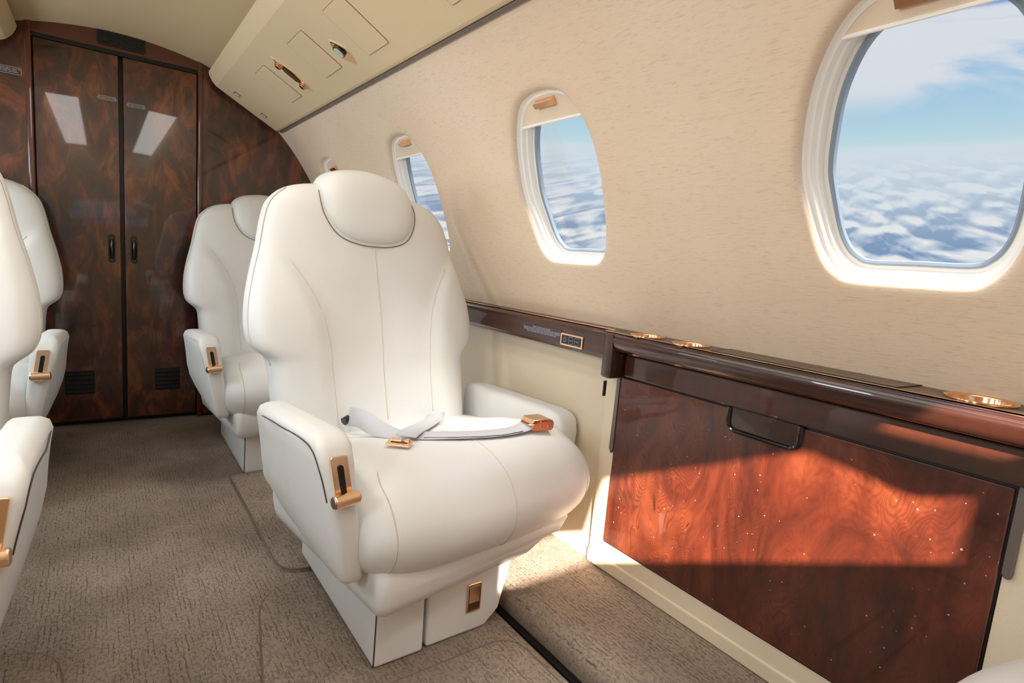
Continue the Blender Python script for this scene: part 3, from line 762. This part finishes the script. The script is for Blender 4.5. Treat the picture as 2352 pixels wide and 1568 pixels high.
# grey hinge strips
mb = MB(); mb.prism([(.149, .512), (.149, .398), (.146, .393), (.140, .393), (.138, .398), (.138, .512)], 0, .8985, .912, .002, 2); cobj(mb, 'hinge_strip', M_grey)
mb = MB(); mb.prism([(.8065, .508), (.8065, .345), (.812, .335), (.818, .345), (.8155, .508)], 0, .8985, .912, .001, 2); cobj(mb, 'hinge_strip', M_grey)
mb = MB(); mb.box((.912, .854, .445), (.918, .858, .50), .001); cobj(mb, 'latch_plate', M_copper)
mb = MB(); mb.box((.905, .857, .452), (.915, .862, .488), .002); cobj(mb, 'latch_tab', M_blackgloss)

# ------------------------------------------------------------------ carpet mats
def mat_obj(pts, z, label, rnd=.012):
    n = len(pts); P = [Vector((a, b, 0)) for a, b in pts]
    ctr = sum(P, Vector())/n
    mb = MB(); rg = []
    for off, zz in ((0, 0), (0, z*.5), (.0015, z*.85), (.0035, z)):
        r = []
        for i in range(n):
            d = (P[(i+1) % n]-P[i-1]).normalized(); nrm = Vector((-d.y, d.x, 0))
            if nrm.dot(ctr-P[i]) < 0: nrm = -nrm
            q = P[i]+nrm*off; r.append((q.x, q.y, zz+ZF+.0002))
        rg.append(r)
    mb.rings(rg, cap=False)
    bm = bmesh.new(); vv = [bm.verts.new(p) for p in rg[-1]]
    for i in range(n): bm.edges.new((vv[i], vv[(i+1) % n]))
    bmesh.ops.triangle_fill(bm, use_beauty=True, edges=bm.edges[:]); bm.verts.index_update()
    mb.add([v.co for v in bm.verts], [[v.index for v in f.verts] for f in bm.faces]); bm.free()
    o = mb.build('carpet_mat', M_carpet, None, True, 60)
    for p_ in o.data.polygons:
        if abs(p_.normal.z) > .999: p_.use_smooth = False
    tag(o, label, 'carpet mat')
    mb = MB(); path = [P[i] for i in range(n)]; pth = []
    for i in range(n):
        d = (P[(i+1) % n]-P[i-1]).normalized(); nrm = Vector((-d.y, d.x, 0))
        if nrm.dot(ctr-P[i]) < 0: nrm = -nrm
        q = P[i]+nrm*.003; pth.append((q.x, q.y, z*.7+ZF))
    mb.tube(pth+pth[:2], .0032, 8); mb.build('bound_edge', M_binding, o); return o
def rp(pts, r=.05, n=6):
    """round the corners of a polygon; each point may carry its own radius"""
    out = []
    L = len(pts)
    for i in range(L):
        p = Vector(pts[i][:2]); rr = pts[i][2] if len(pts[i]) > 2 else r
        a = Vector(pts[i-1][:2]); b = Vector(pts[(i+1) % L][:2])
        da = (a-p); db = (b-p); la = min(rr, da.length*.45); lb = min(rr, db.length*.45)
        A = p+da.normalized()*la; B = p+db.normalized()*lb
        for k in range(n+1):
            s_ = k/n; out.append(((1-s_)**2*A+2*s_*(1-s_)*p+s_*s_*B)[:])
    return [(q[0], q[1]) for q in out]
mat_obj(rp([(.312, 1.852, .02), (.312, 1.215, .07), (.662, 1.215, .004), (.662, 1.852, .004)]), .0094, 'taupe carpet mat with bound edge on the floor behind the front right seat')
mat_obj(rp([(.255, 1.178, .09), (.205, .90, .02), (.190, .35, .02), (.662, .35, .004), (.662, 1.178, .004)]), .0094, 'large taupe carpet mat lying under the front right seat')
mat_obj(rp([(-.075, 1.178, .09), (-.045, .90, .02), (-.03, .35, .02), (-.53, .35, .02), (-.53, 1.178, .02)]), .0094, 'taupe carpet mat with rope-bound edge under the front left seat')
o = mat_obj(rp([(.30, .785, .05), (.30, .42, .03), (.642, .42, .03), (.642, .785, .06)]), .008, 'inner rounded carpet mat lying in front of the front right seat base'); o.location.z = .0096

# ------------------------------------------------------------------ the seats
def sgnp(v, p): return math.copysign(abs(v)**p, v)
BW = [(.27, .242), (.40, .250), (.470, .254), (.488, .262), (.500, .277), (.514, .289), (.545, .295), (.60, .291), (.66, .278), (.72, .261), (.78, .247), (.82, .233), (.845, .212), (.862, .188), (.874, .155), (.881, .115), (.884, .07)]
_bwc = catmull([(a, b, 0) for a, b in BW], 6)
BWS = [(v.x, v.y) for v in _bwc]
def back_w(z): return interp(BWS, z)
def back_c(z): return .19+(z-.33)*.255+.028     # middle of the pad (local y)
def back_t(z):
    t0 = interp([(.27, .062), (.45, .060), (.5, .064), (.56, .066), (.7, .062), (.8, .058), (.88, .052)], z)
    if z > .83: t0 *= math.sqrt(max(0.02, 1-((z-.83)/.056)**2.2)) if z < .886 else .1
    return t0
NB = 3.6
def bolster(x, z):
    """front surface offset: the side wings stand a little proud of the middle"""
    sx = seamx(z); d = abs(x)-sx
    k = max(0, min(1, (d+.012)/.045)); k = k*k*(3-2*k)
    amp = interp([(.3, .012), (.45, .017), (.6, .016), (.68, .010), (.74, .003), (.9, .0)], z)
    g = -.0035*math.exp(-(x/.004)**2) if z < .75 else 0     # centre seam groove
    return -(k*amp)-g
def seamx(z): return interp([(.27, .128), (.40, .130), (.52, .135), (.58, .145), (.63, .165), (.68, .195), (.72, .225), (.76, .25), (.9, .25)], z)
def back_front(x, z):
    w = back_w(z); t_ = back_t(z); q = min(.999, abs(x)/w)
    return back_c(z)-t_*(1-q**NB)**(1/NB)+bolster(x, z)
def backrest_mesh():
    mb = MB(); rg = []; n = 96
    zs = [.27+.60*i/70 for i in range(70)]+[.868, .872, .876, .879, .8815, .8835]
    for z in zs:
        w = back_w(z); t_ = back_t(z); r = []
        for i in range(n):
            a = 2*pi*i/n; x = w*sgnp(cos(a), 2/NB); s_ = sgnp(sin(a), 2/NB)
            y = back_c(z)+t_*s_*(1 if s_ < 0 else .85)
            if s_ < 0: y += bolster(x, z)*min(1, -s_*1.5)
            r.append((x, y, z))
        rg.append(r)
    mb.rings(rg); return mb
def inflate(outline, yfront, yback, y_of, nf=10, e=2.6, scale=1.0):
    """pillow from a front-view outline (x,z); y_of(x,z) gives the mid surface"""
    cx_ = sum(p[0] for p in outline)/len(outline); cz_ = sum(p[1] for p in outline)/len(outline)
    rg = []
    ks = [math.sin(pi/2*i/nf) for i in range(1, nf+1)]
    def ring(k, T):
        d = T*(1-k**e)**(1/e) if k < 1 else 0
        return [(cx_+(x-cx_)*k, y_of(cx_+(x-cx_)*k, cz_+(z-cz_)*k)-d, cz_+(z-cz_)*k) for x, z in outline]
    ks = [.08]+ks
    for k in ks: rg.append(ring(k, yfront))
    for k in ks[::-1][1:]: rg.append(ring(k, -yback))
    mb = MB(); mb.rings(rg); return mb
HR = [(-.113, .868), (-.116, .835), (-.108, .800), (-.086, .766), (-.050, .749), (0, .744), (.050, .749), (.086, .766), (.108, .800), (.116, .835), (.113, .868), (.098, .898), (.062, .919), (0, .928), (-.062, .919), (-.098, .898)]
HRo = [(v.x*1.09, v.y) for v in catmull([(a, b, 0) for a, b in HR], 6, True)]
# cushion side profile (local y, z), clockwise from the rear top
CPf = catmull([(.205, .308, 0), (.10, .328, 0), (-.02, .360, 0), (-.13, .378, 0), (-.205, .372, 0), (-.262, .345, 0), (-.295, .300, 0), (-.300, .258, 0), (-.282, .218, 0), (-.252, .194, 0), (-.20, .184, 0), (.0, .190, 0), (.20, .20, 0), (.222, .27, 0)], 5, True)
CPf = [(v.x, v.y) for v in CPf]
CWH = .284
def cushion_mesh():
    mb = MB(); rg = []; cy_, cz_ = -.03, .272; n = 33
    for i in range(n):
        q = -1+2*i/(n-1); a = abs(q); x = CWH*sgnp(math.sin(pi/2*q), .92)
        u = min(1, abs(x)/CWH); k = (1-u**6.5)**(1/2.6) if u < 1 else 0
        k = max(k, .05)
        r = []
        for (y, z) in CPf:
            nose = max(0, (-y-.05)/.25)
            yy = cy_+(y-cy_)*(.80+.20*k) if k > .3 else cy_+(y-cy_)*(.80+.20*k)*(k/.3)**.5
            zz = cz_+(z-cz_)*k**.8
            yy += nose*.030*(u**2.2)                      # plan view: front bows forward in the middle
            if y > -.2 and z > .3: zz += .004*u*u-.008*math.exp(-(x/.16)**2)*0
            r.append((x, yy, zz))
        rg.append(r)
    mb.rings(rg); return mb
def cushion_at(x, j):
    """point on the cushion skin at side coordinate x, profile index j"""
    u = min(1, abs(x)/CWH); k = max((1-u**6.5)**(1/2.6), .05); y, z = CPf[j % len(CPf)]
    nose = max(0, (-y-.05)/.25)
    return Vector((x, -.03+(y+.03)*(.80+.20*k)+nose*.030*(u**2.2), .272+(z-.272)*k**.8))
def arm_mesh(side, outboard=False):
    """armrest: leaning padded panel, thick at the top; the wall-side one is lower and runs further back"""
    mb = MB(); rg = []
    rows = [(.4540, -.328, -.306, -.165, .060), (.4520, -.336, -.298, -.190, .078), (.4460, -.343, -.292, -.208, .090), (.432, -.347, -.289, -.221, .096), (.405, -.343, -.288, -.230, .098),
            (.36, -.333, -.286, -.235, .096), (.32, -.325, -.281, -.236, .092), (.28, -.316, -.276, -.235, .080), (.25, -.310, -.271, -.232, .020), (.228, -.305, -.267, -.229, -.055), (.212, -.301, -.264, -.226, -.125), (.203, -.298, -.264, -.222, -.165), (.199, -.294, -.268, -.216, -.185)]
    if outboard: rows = [(z-.062*max(0, min(1, (z-.2)/.2)), xo+.004, xi+.012, yf+.075, max(yr, .02)+.13) for z, xo, xi, yf, yr in rows]
    for z, xo, xi, yf, yr in rows:
        pts = roundrect(min(xo, xi), yf, max(xo, xi), yr, min(.014, abs(xo-xi)*.35, abs(yr-yf)*.35), 5)
        r = []
        for x, y in pts:
            k = .020 if z > .42 else .020*max(0, (z-.30)/.12)
            if not outboard and x == x: x += .016*max(0, (y+.10)/.2)*min(1, max(0, (z-.3)/.1))
            r.append(((x if side < 0 else -x), y, z - (0 if outboard else k*max(0, (y+.15))/.25)))
        rg.append(r)
    mb.rings(rg); return mb
def path_on(fn, pts, n=8): return [fn(*p[:2]) for p in catmull([(a, b, 0) for a, b in pts], n)]
def make_seat(label, loc, rz, group, belt=False, back=True, aisle=-1):
    root = empty('cabin_seat', loc, label, 'seat', group)
    rootz = Matrix.Rotation(rz, 4, 'Z')
    swivel = lambda mb: mb
    def add(mb, nm, m, par=None, sharp=0, rot=True):
        if rot: mb.v = [rootz @ v for v in mb.v]
        return mb.build(nm, m, par or root, True, sharp)
    # fixed pedestal: the box under the pan, split by a slot; aligned with the cabin
    a = aisle
    def X(x): return x-.010 if a < 0 else -x
    f, b = -.221, .225
    mb = MB(); pts = [(X(-.186), .001), (X(-.088), .001), (X(-.090), .155), (X(-.184), .155)]; mb.prism(pts, 1, f, b, .006, 3); add(mb, 'pedestal', M_leather, rot=False, sharp=40)
    mb = MB(); pts = [(X(-.080), .001), (X(.052), .001), (X(.085), .03), (X(.115), .155), (X(-.082), .155)]; mb.prism(pts, 1, f+.004, b, .006, 3); ped = add(mb, 'pedestal_cover', M_leather, rot=False, sharp=40)
    mb = MB(); mb.box((X(-.0875), f+.02, .001), (X(-.0825), b-.01, .15)); add(mb, 'pedestal_gap', M_black, rot=False)
    mb = MB(); mb.tube([(X(-.1855), f+.0015, .004), (X(-.1835), f+.0015, .150)], .0012, 6); add(mb, 'pedestal_seam', M_dark_seam, rot=False)
    # brass latch on the pedestal
    if belt:
        hx, hz_ = .010, .075
        mb = MB(); rr = roundrect(hx-.0165, hz_-.030, hx+.0165, hz_+.030, .003); n_ = len(rr)
        rg = [[(x, f+.004, z) for x, z in rr], [(x, f+.0015, z) for x, z in rr], [((x-hx)*.93+hx, f+.0005, (z-hz_)*.96+hz_) for x, z in rr], [((x-hx)*.80+hx, f+.0005, (z-hz_)*.90+hz_) for x, z in rr], [((x-hx)*.78+hx, f+.0035, (z-hz_)*.88+hz_) for x, z in rr]]
        mb.rings(rg); lt = add(mb, 'latch_frame', M_brass, ped, 40, False)
        mb = MB(); mb.box((hx-.0118, f-.0005, hz_-.010), (hx+.0118, f+.003, hz_+.025), .001); add(mb, 'latch_flap', M_brass, lt, 40, False)
        mb = MB(); mb.box((hx-.012, f+.0018, hz_-.026), (hx+.012, f+.0030, hz_-.011)); add(mb, 'latch_recess', M_brown, lt, 40, False)
    # seat pan under the cushion, narrower and lopsided towards the bottom
    mb = MB(); rg = []
    for z, xl, xr, yf, yr, r in ((.134, -.236, .075, -.235, .20, .02), (.135, -.243, .090, -.244, .205, .018), (.140, -.248, .106, -.251, .21, .016), (.158, -.251, .146, -.256, .215, .016), (.178, -.253, .190, -.258, .22, .018), (.20, -.254, .212, -.258, .22, .02), (.225, -.254, .216, -.25, .22, .03), (.27, -.25, .216, -.2, .21, .03)):
        rr = roundrect(xl, yf, xr, yr, r, 8)
        front = [(xl+r+(xr-xl-2*r)*i/12, yf) for i in range(1, 12)]
        rr = rr[:27]+front+rr[27:] if False else rr
        rg.append([((x if a < 0 else -x), y, z+(.012*max(0, x/.1) if z < .16 and x > 0 else 0)) for x, y in rr])
    mb.rings(rg); add(mb, 'seat_pan', M_leather)
    mb = cushion_mesh(); cu = add(mb, 'seat_cushion', M_leather)
    # seams of the cushion
    top_i = range(2*5, 10*5)
    for sx, nm in ((.0, 'centre_seam'), (-.236, 'side_seam'), (.236, 'side_seam')):
        mb = MB(); idx = [i for i in range(11, 52)] if sx == 0 else [i for i in range(14, 49)]
        pth = []
        for i in idx:
            w = sx
            if sx: w = sx*(1-.30*max(0, 1-(i-14)/9.0)**2)
            pth.append(cushion_at(w, i))
        mb.tube(pth, .0011, 6); add(mb, nm, M_seam, cu)
    mb = MB(); pth = [cushion_at(-.2+.4*i/20, 12+0*i) for i in range(21)]; mb.tube(pth, .0009, 6); add(mb, 'cross_seam', M_seam, cu)
    for sd in (-1, 1):
        if not back and sd != aisle: continue
        ar = add(arm_mesh(sd, sd != aisle), 'armrest', M_leather, sharp=0)
        if sd != aisle: continue
        mb = MB(); S = -sd
        pth = [Vector((-.346*S*(1 if sd < 0 else 1) if False else sd*.3462, y, z)) for y, z in ((.085, .411), (.05, .416), (0, .422), (-.06, .428), (-.12, .434), (-.17, .434), (-.197, .428), (-.212, .410), (-.219, .385), (-.221, .35))]
        pth = [Vector((sd*(-.016*max(0, (p.y+.10)/.2)+interp([(.20, .300), (.28, .3165), (.32, .3255), (.36, .3336), (.405, .3436), (.43, .3472)], p.z)), p.y, p.z)) for p in catmull(pth, 5)]
        mb.tube(pth, .0011, 6); add(mb, 'piping', M_dark_seam if (belt or 'front left' in label) else M_seam, ar)
        if sd == aisle:
            # recline slide: plate, slot, knob on the front face
            lx = lambda z: interp([(.25, .292), (.33, .305), (.36, .312), (.42, .3195)], z)
            yf = -.2365
            ye = lambda z: .0045*max(0, (z-.37)/.04)**1.5
            mb = MB(); rr = roundrect(-.0135, .345, .0135, .424, .003)
            pl_ = []
            for dy, k in ((.003, 1), (-.0010, 1), (-.0018, .96)):
                pl_.append([(sd*lx(z)+u*k, yf+dy+ye(z), (z-.385)*(1-(1-k)*.4)+.385) for u, z in rr])
            mb.rings(pl_); lv = add(mb, 'recline_plate', M_brass, ar, 40)
            mb = MB(); rr = roundrect(-.0045, .345, .0045, .411, .0044)
            mb.rings([[(sd*lx(z)+u, yf+dy+ye(z), z) for u, z in rr] for dy in (.001, -.0022)]); add(mb, 'recline_slot', M_black, lv, 40)
            kx = sd*.3135; kz = .360
            mb = MB(); mb.cyl((kx-.019, yf-.010, kz-.001), (kx+.021, yf-.010, kz+.001), .0105, 28, .0018); add(mb, 'recline_knob', M_brass, lv, 40)
            mb = MB(); mb.cyl((kx-.0188, yf-.010, kz-.001), (kx-.0208, yf-.010, kz-.001), .0088, 28, .001); add(mb, 'knob_cap', M_steel, lv, 40)
            mb = MB(); mb.box((sd*.309-.009, yf-.004, .343), (sd*.309+.009, yf+.001, .352), .0015); add(mb, 'plate_foot', M_brass, lv, 40)
    if belt:
        RL = Vector(loc)
        def ribbon(pts, wid, nm, m, lift=.0012):
            L = catmull([p[0] for p in pts], 8); Wd = catmull([p[1] for p in pts], 8)
            A, B_ = [], []
            for p, w_ in zip(L, Wd):
                w_ = w_.normalized()*wid/2; A.append(p+w_); B_.append(p-w_)
            mb = MB(); rg = []
            for i, (p, q) in enumerate(zip(A, B_)):
                d = (L[min(i+1, len(L)-1)]-L[max(i-1, 0)]).normalized(); up = d.cross(p-q).normalized()
                if up.z < 0: up = -up
                mid = (p+q)/2
                rg.append([p-RL, (p*.96+mid*.04)+up*lift-RL, mid+up*lift*1.3-RL, (q*.96+mid*.04)+up*lift-RL, q-RL, mid-up*.0008-RL])
            mb.rings(rg); return add(mb, nm, m, None, 60, False)
        st = ribbon([((.440, 1.180, .362), (.25, .35, 1)), ((.448, 1.125, .372), (.5, .35, .75)), ((.456, 1.065, .368), (.9, .3, .5)), ((.472, 1.005, .3705), (.75, .55, .15)), ((.500, .955, .3790), (.45, .8, .05)),
                     ((.545, .925, .3835), (.2, 1, .03)), ((.600, .908, .3835), (.05, 1, .02)), ((.655, .902, .3825), (0, 1, 0)), ((.705, .904, .3835), (-.1, 1, .0)), ((.735, .908, .389), (-.15, 1, .05))], .043, 'seat_belt', M_strap)
        pth = [Vector(p)-RL for p in ((.500, .934, .3812), (.545, .9045, .3852), (.600, .8875, .3852), (.655, .8815, .3842), (.705, .8835, .3855))]
        mb = MB(); mb.tube(pth, .0008, 5); add(mb, 'belt_stitching', M_dark_seam, st, 0, False)
        s2_ = ribbon([((.690, 1.222, .330), (1, .1, .1)), ((.668, 1.195, .343), (1, -.2, .15)), ((.632, 1.140, .349), (1, -.45, .1)), ((.590, 1.085, .3600), (.9, -.6, .05)), ((.540, 1.025, .3730), (.8, -.7, .0)), ((.492, .968, .3860), (.75, -.75, .0)), ((.462, .938, .3870), (.75, -.75, 0))], .043, 'seat_belt', M_strap)
        # tongue plate at the loose end
        M_ = Matrix.Translation(Vector((.440, .914, .3860))-RL) @ Matrix.Rotation(radians(48), 4, 'Z') @ Matrix.Rotation(radians(-4), 4, 'Y')
        mb = MB(); mb.box((-.019, -.023, -.001), (.012, .023, .0015), .0007); mb.box((-.004, -.018, .0012), (.010, -.010, .0050), .0012); mb.box((-.004, -.004, .0012), (.010, .018, .0045), .0012)
        mb.v = [M_ @ v for v in mb.v]; add(mb, 'belt_tongue', M_brass, s2_, 40, False)
        mb = MB(); mb.box((-.006, -.016, .0016), (.000, .016, .0030), .0006); mb.v = [M_ @ v for v in mb.v]; add(mb, 'tongue_slot', M_brown, s2_, 40, False)
        # black anchor sleeve
        mb = MB(); mb.tube([Vector(p)-RL for p in ((.428, 1.178, .352), (.438, 1.182, .356), (.450, 1.176, .356))], .0095, 12); add(mb, 'belt_sleeve', M_blackgloss, st, 40, False)
        # buckle
        M_ = Matrix.Translation(Vector((.757, .905, .3935))-RL) @ Matrix.Rotation(radians(-4), 4, 'Z') @ Matrix.Rotation(radians(6), 4, 'Y')
        side_ = [(-.026, -.006), (-.022, .002), (-.010, .006), (.022, .010), (.028, .006), (.029, -.004), (.024, -.010), (.004, -.010), (-.012, -.012), (-.024, -.012)]
        mb = MB()
        for y0, y1 in ((-.0245, -.0225), (.0225, .0245)): mb.prism(side_, 1, y0, y1)
        mb.box((.004, -.0235, -.010), (.026, .0235, -.008)); mb.v = [M_ @ v for v in mb.v]; bkl = add(mb, 'belt_buckle', M_brass, st, 40, False)
        flap = [(-.027, .001), (-.022, .0095), (.016, .0135), (.026, .012), (.031, .006), (.0315, -.006), (.029, -.006), (.0285, .004), (.024, .0095), (.015, .0112), (-.021, .0070), (-.025, .000)]
        mb = MB(); mb.prism(flap, 1, -.0215, .0215, .0005, 1); mb.v = [M_ @ v for v in mb.v]; add(mb, 'buckle_flap', M_brass, bkl, 40, False)
        mb = MB()
        for xx in (-.004, .016): mb.cyl((xx, -.0243, -.002), (xx, -.0258, -.002), .0030, 14, .0006)
        mb.v = [M_ @ v for v in mb.v]; add(mb, 'buckle_rivets', M_steel, bkl, 40, False)
    if back:
        bk = add(backrest_mesh(), 'backrest', M_leather)
        bpt = lambda x, z: Vector((x, back_front(x, z)-.0004, z))
        mb = MB(); mb.tube([bpt(0, .335+(.745-.335)*i/30) for i in range(31)], .0011, 6); add(mb, 'centre_seam', M_seam, bk)
        for sd in (-1, 1):
            mb = MB(); mb.tube([bpt(sd*seamx(z), z) for z in [.34+(.70-.34)*i/40 for i in range(41)]], .0009, 6); add(mb, 'side_seam', M_seam, bk)
            mb = MB(); mb.tube([Vector((sd*(back_w(z)+.0003), back_c(z)-.020, z)) for z in [.47+(.86-.47)*i/50 for i in range(51)]], .0012, 6); add(mb, 'side_piping', M_seam, bk)
        def ymid(x, z): return back_c(z)-.012
        hp = inflate(HRo, .074, .045, ymid, 14, 3.4); hd2 = add(hp, 'headrest', M_leather)
        mb = MB(); oc = [(x*1.006, (z-.835)*1.006+.835) for x, z in HRo if z < .866]
        pth = [Vector((x, back_front(x, z)-.0015, z)) for x, z in oc]
        mb.tube(pth, .0011, 6); add(mb, 'headrest_crease', M_dkseam2, hd2)
        mb = MB(); oc = [(x*.93, (z-.835)*.90+.835) for x, z in HRo if z < .79]
        mb.tube([Vector((x, ymid(x, z)-.074*(1-.93**3.4)**(1/3.4)-.0006, z)) for x, z in oc], .0008, 6); add(mb, 'headrest_seam', M_seam, hd2)
    return root
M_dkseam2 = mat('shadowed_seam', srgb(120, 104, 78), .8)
G = 'cream leather cabin seats'
main = make_seat('nearest whole cream leather seat, with seat belt across its cushion, right of the aisle', (.570, 1.055, 0), radians(7), G, belt=True)
make_seat('cream leather seat behind the one with the belt, in front of the double doors', (.552, 2.085, -.0098), radians(5), G)
make_seat('front left cream leather seat cut by the left picture edge, big backrest in view', (-.405, 1.055, 0), radians(-4), G, aisle=1)
make_seat('rear left cream leather seat beside the left door post, mostly hidden', (-.424, 2.085, -.0098), radians(-5), G, aisle=1)
fwd = make_seat('smooth cream leather seat cushion just showing in the lower right corner, beside the cabinet', (.605, -.140, 0), radians(180), G, back=False, aisle=1)
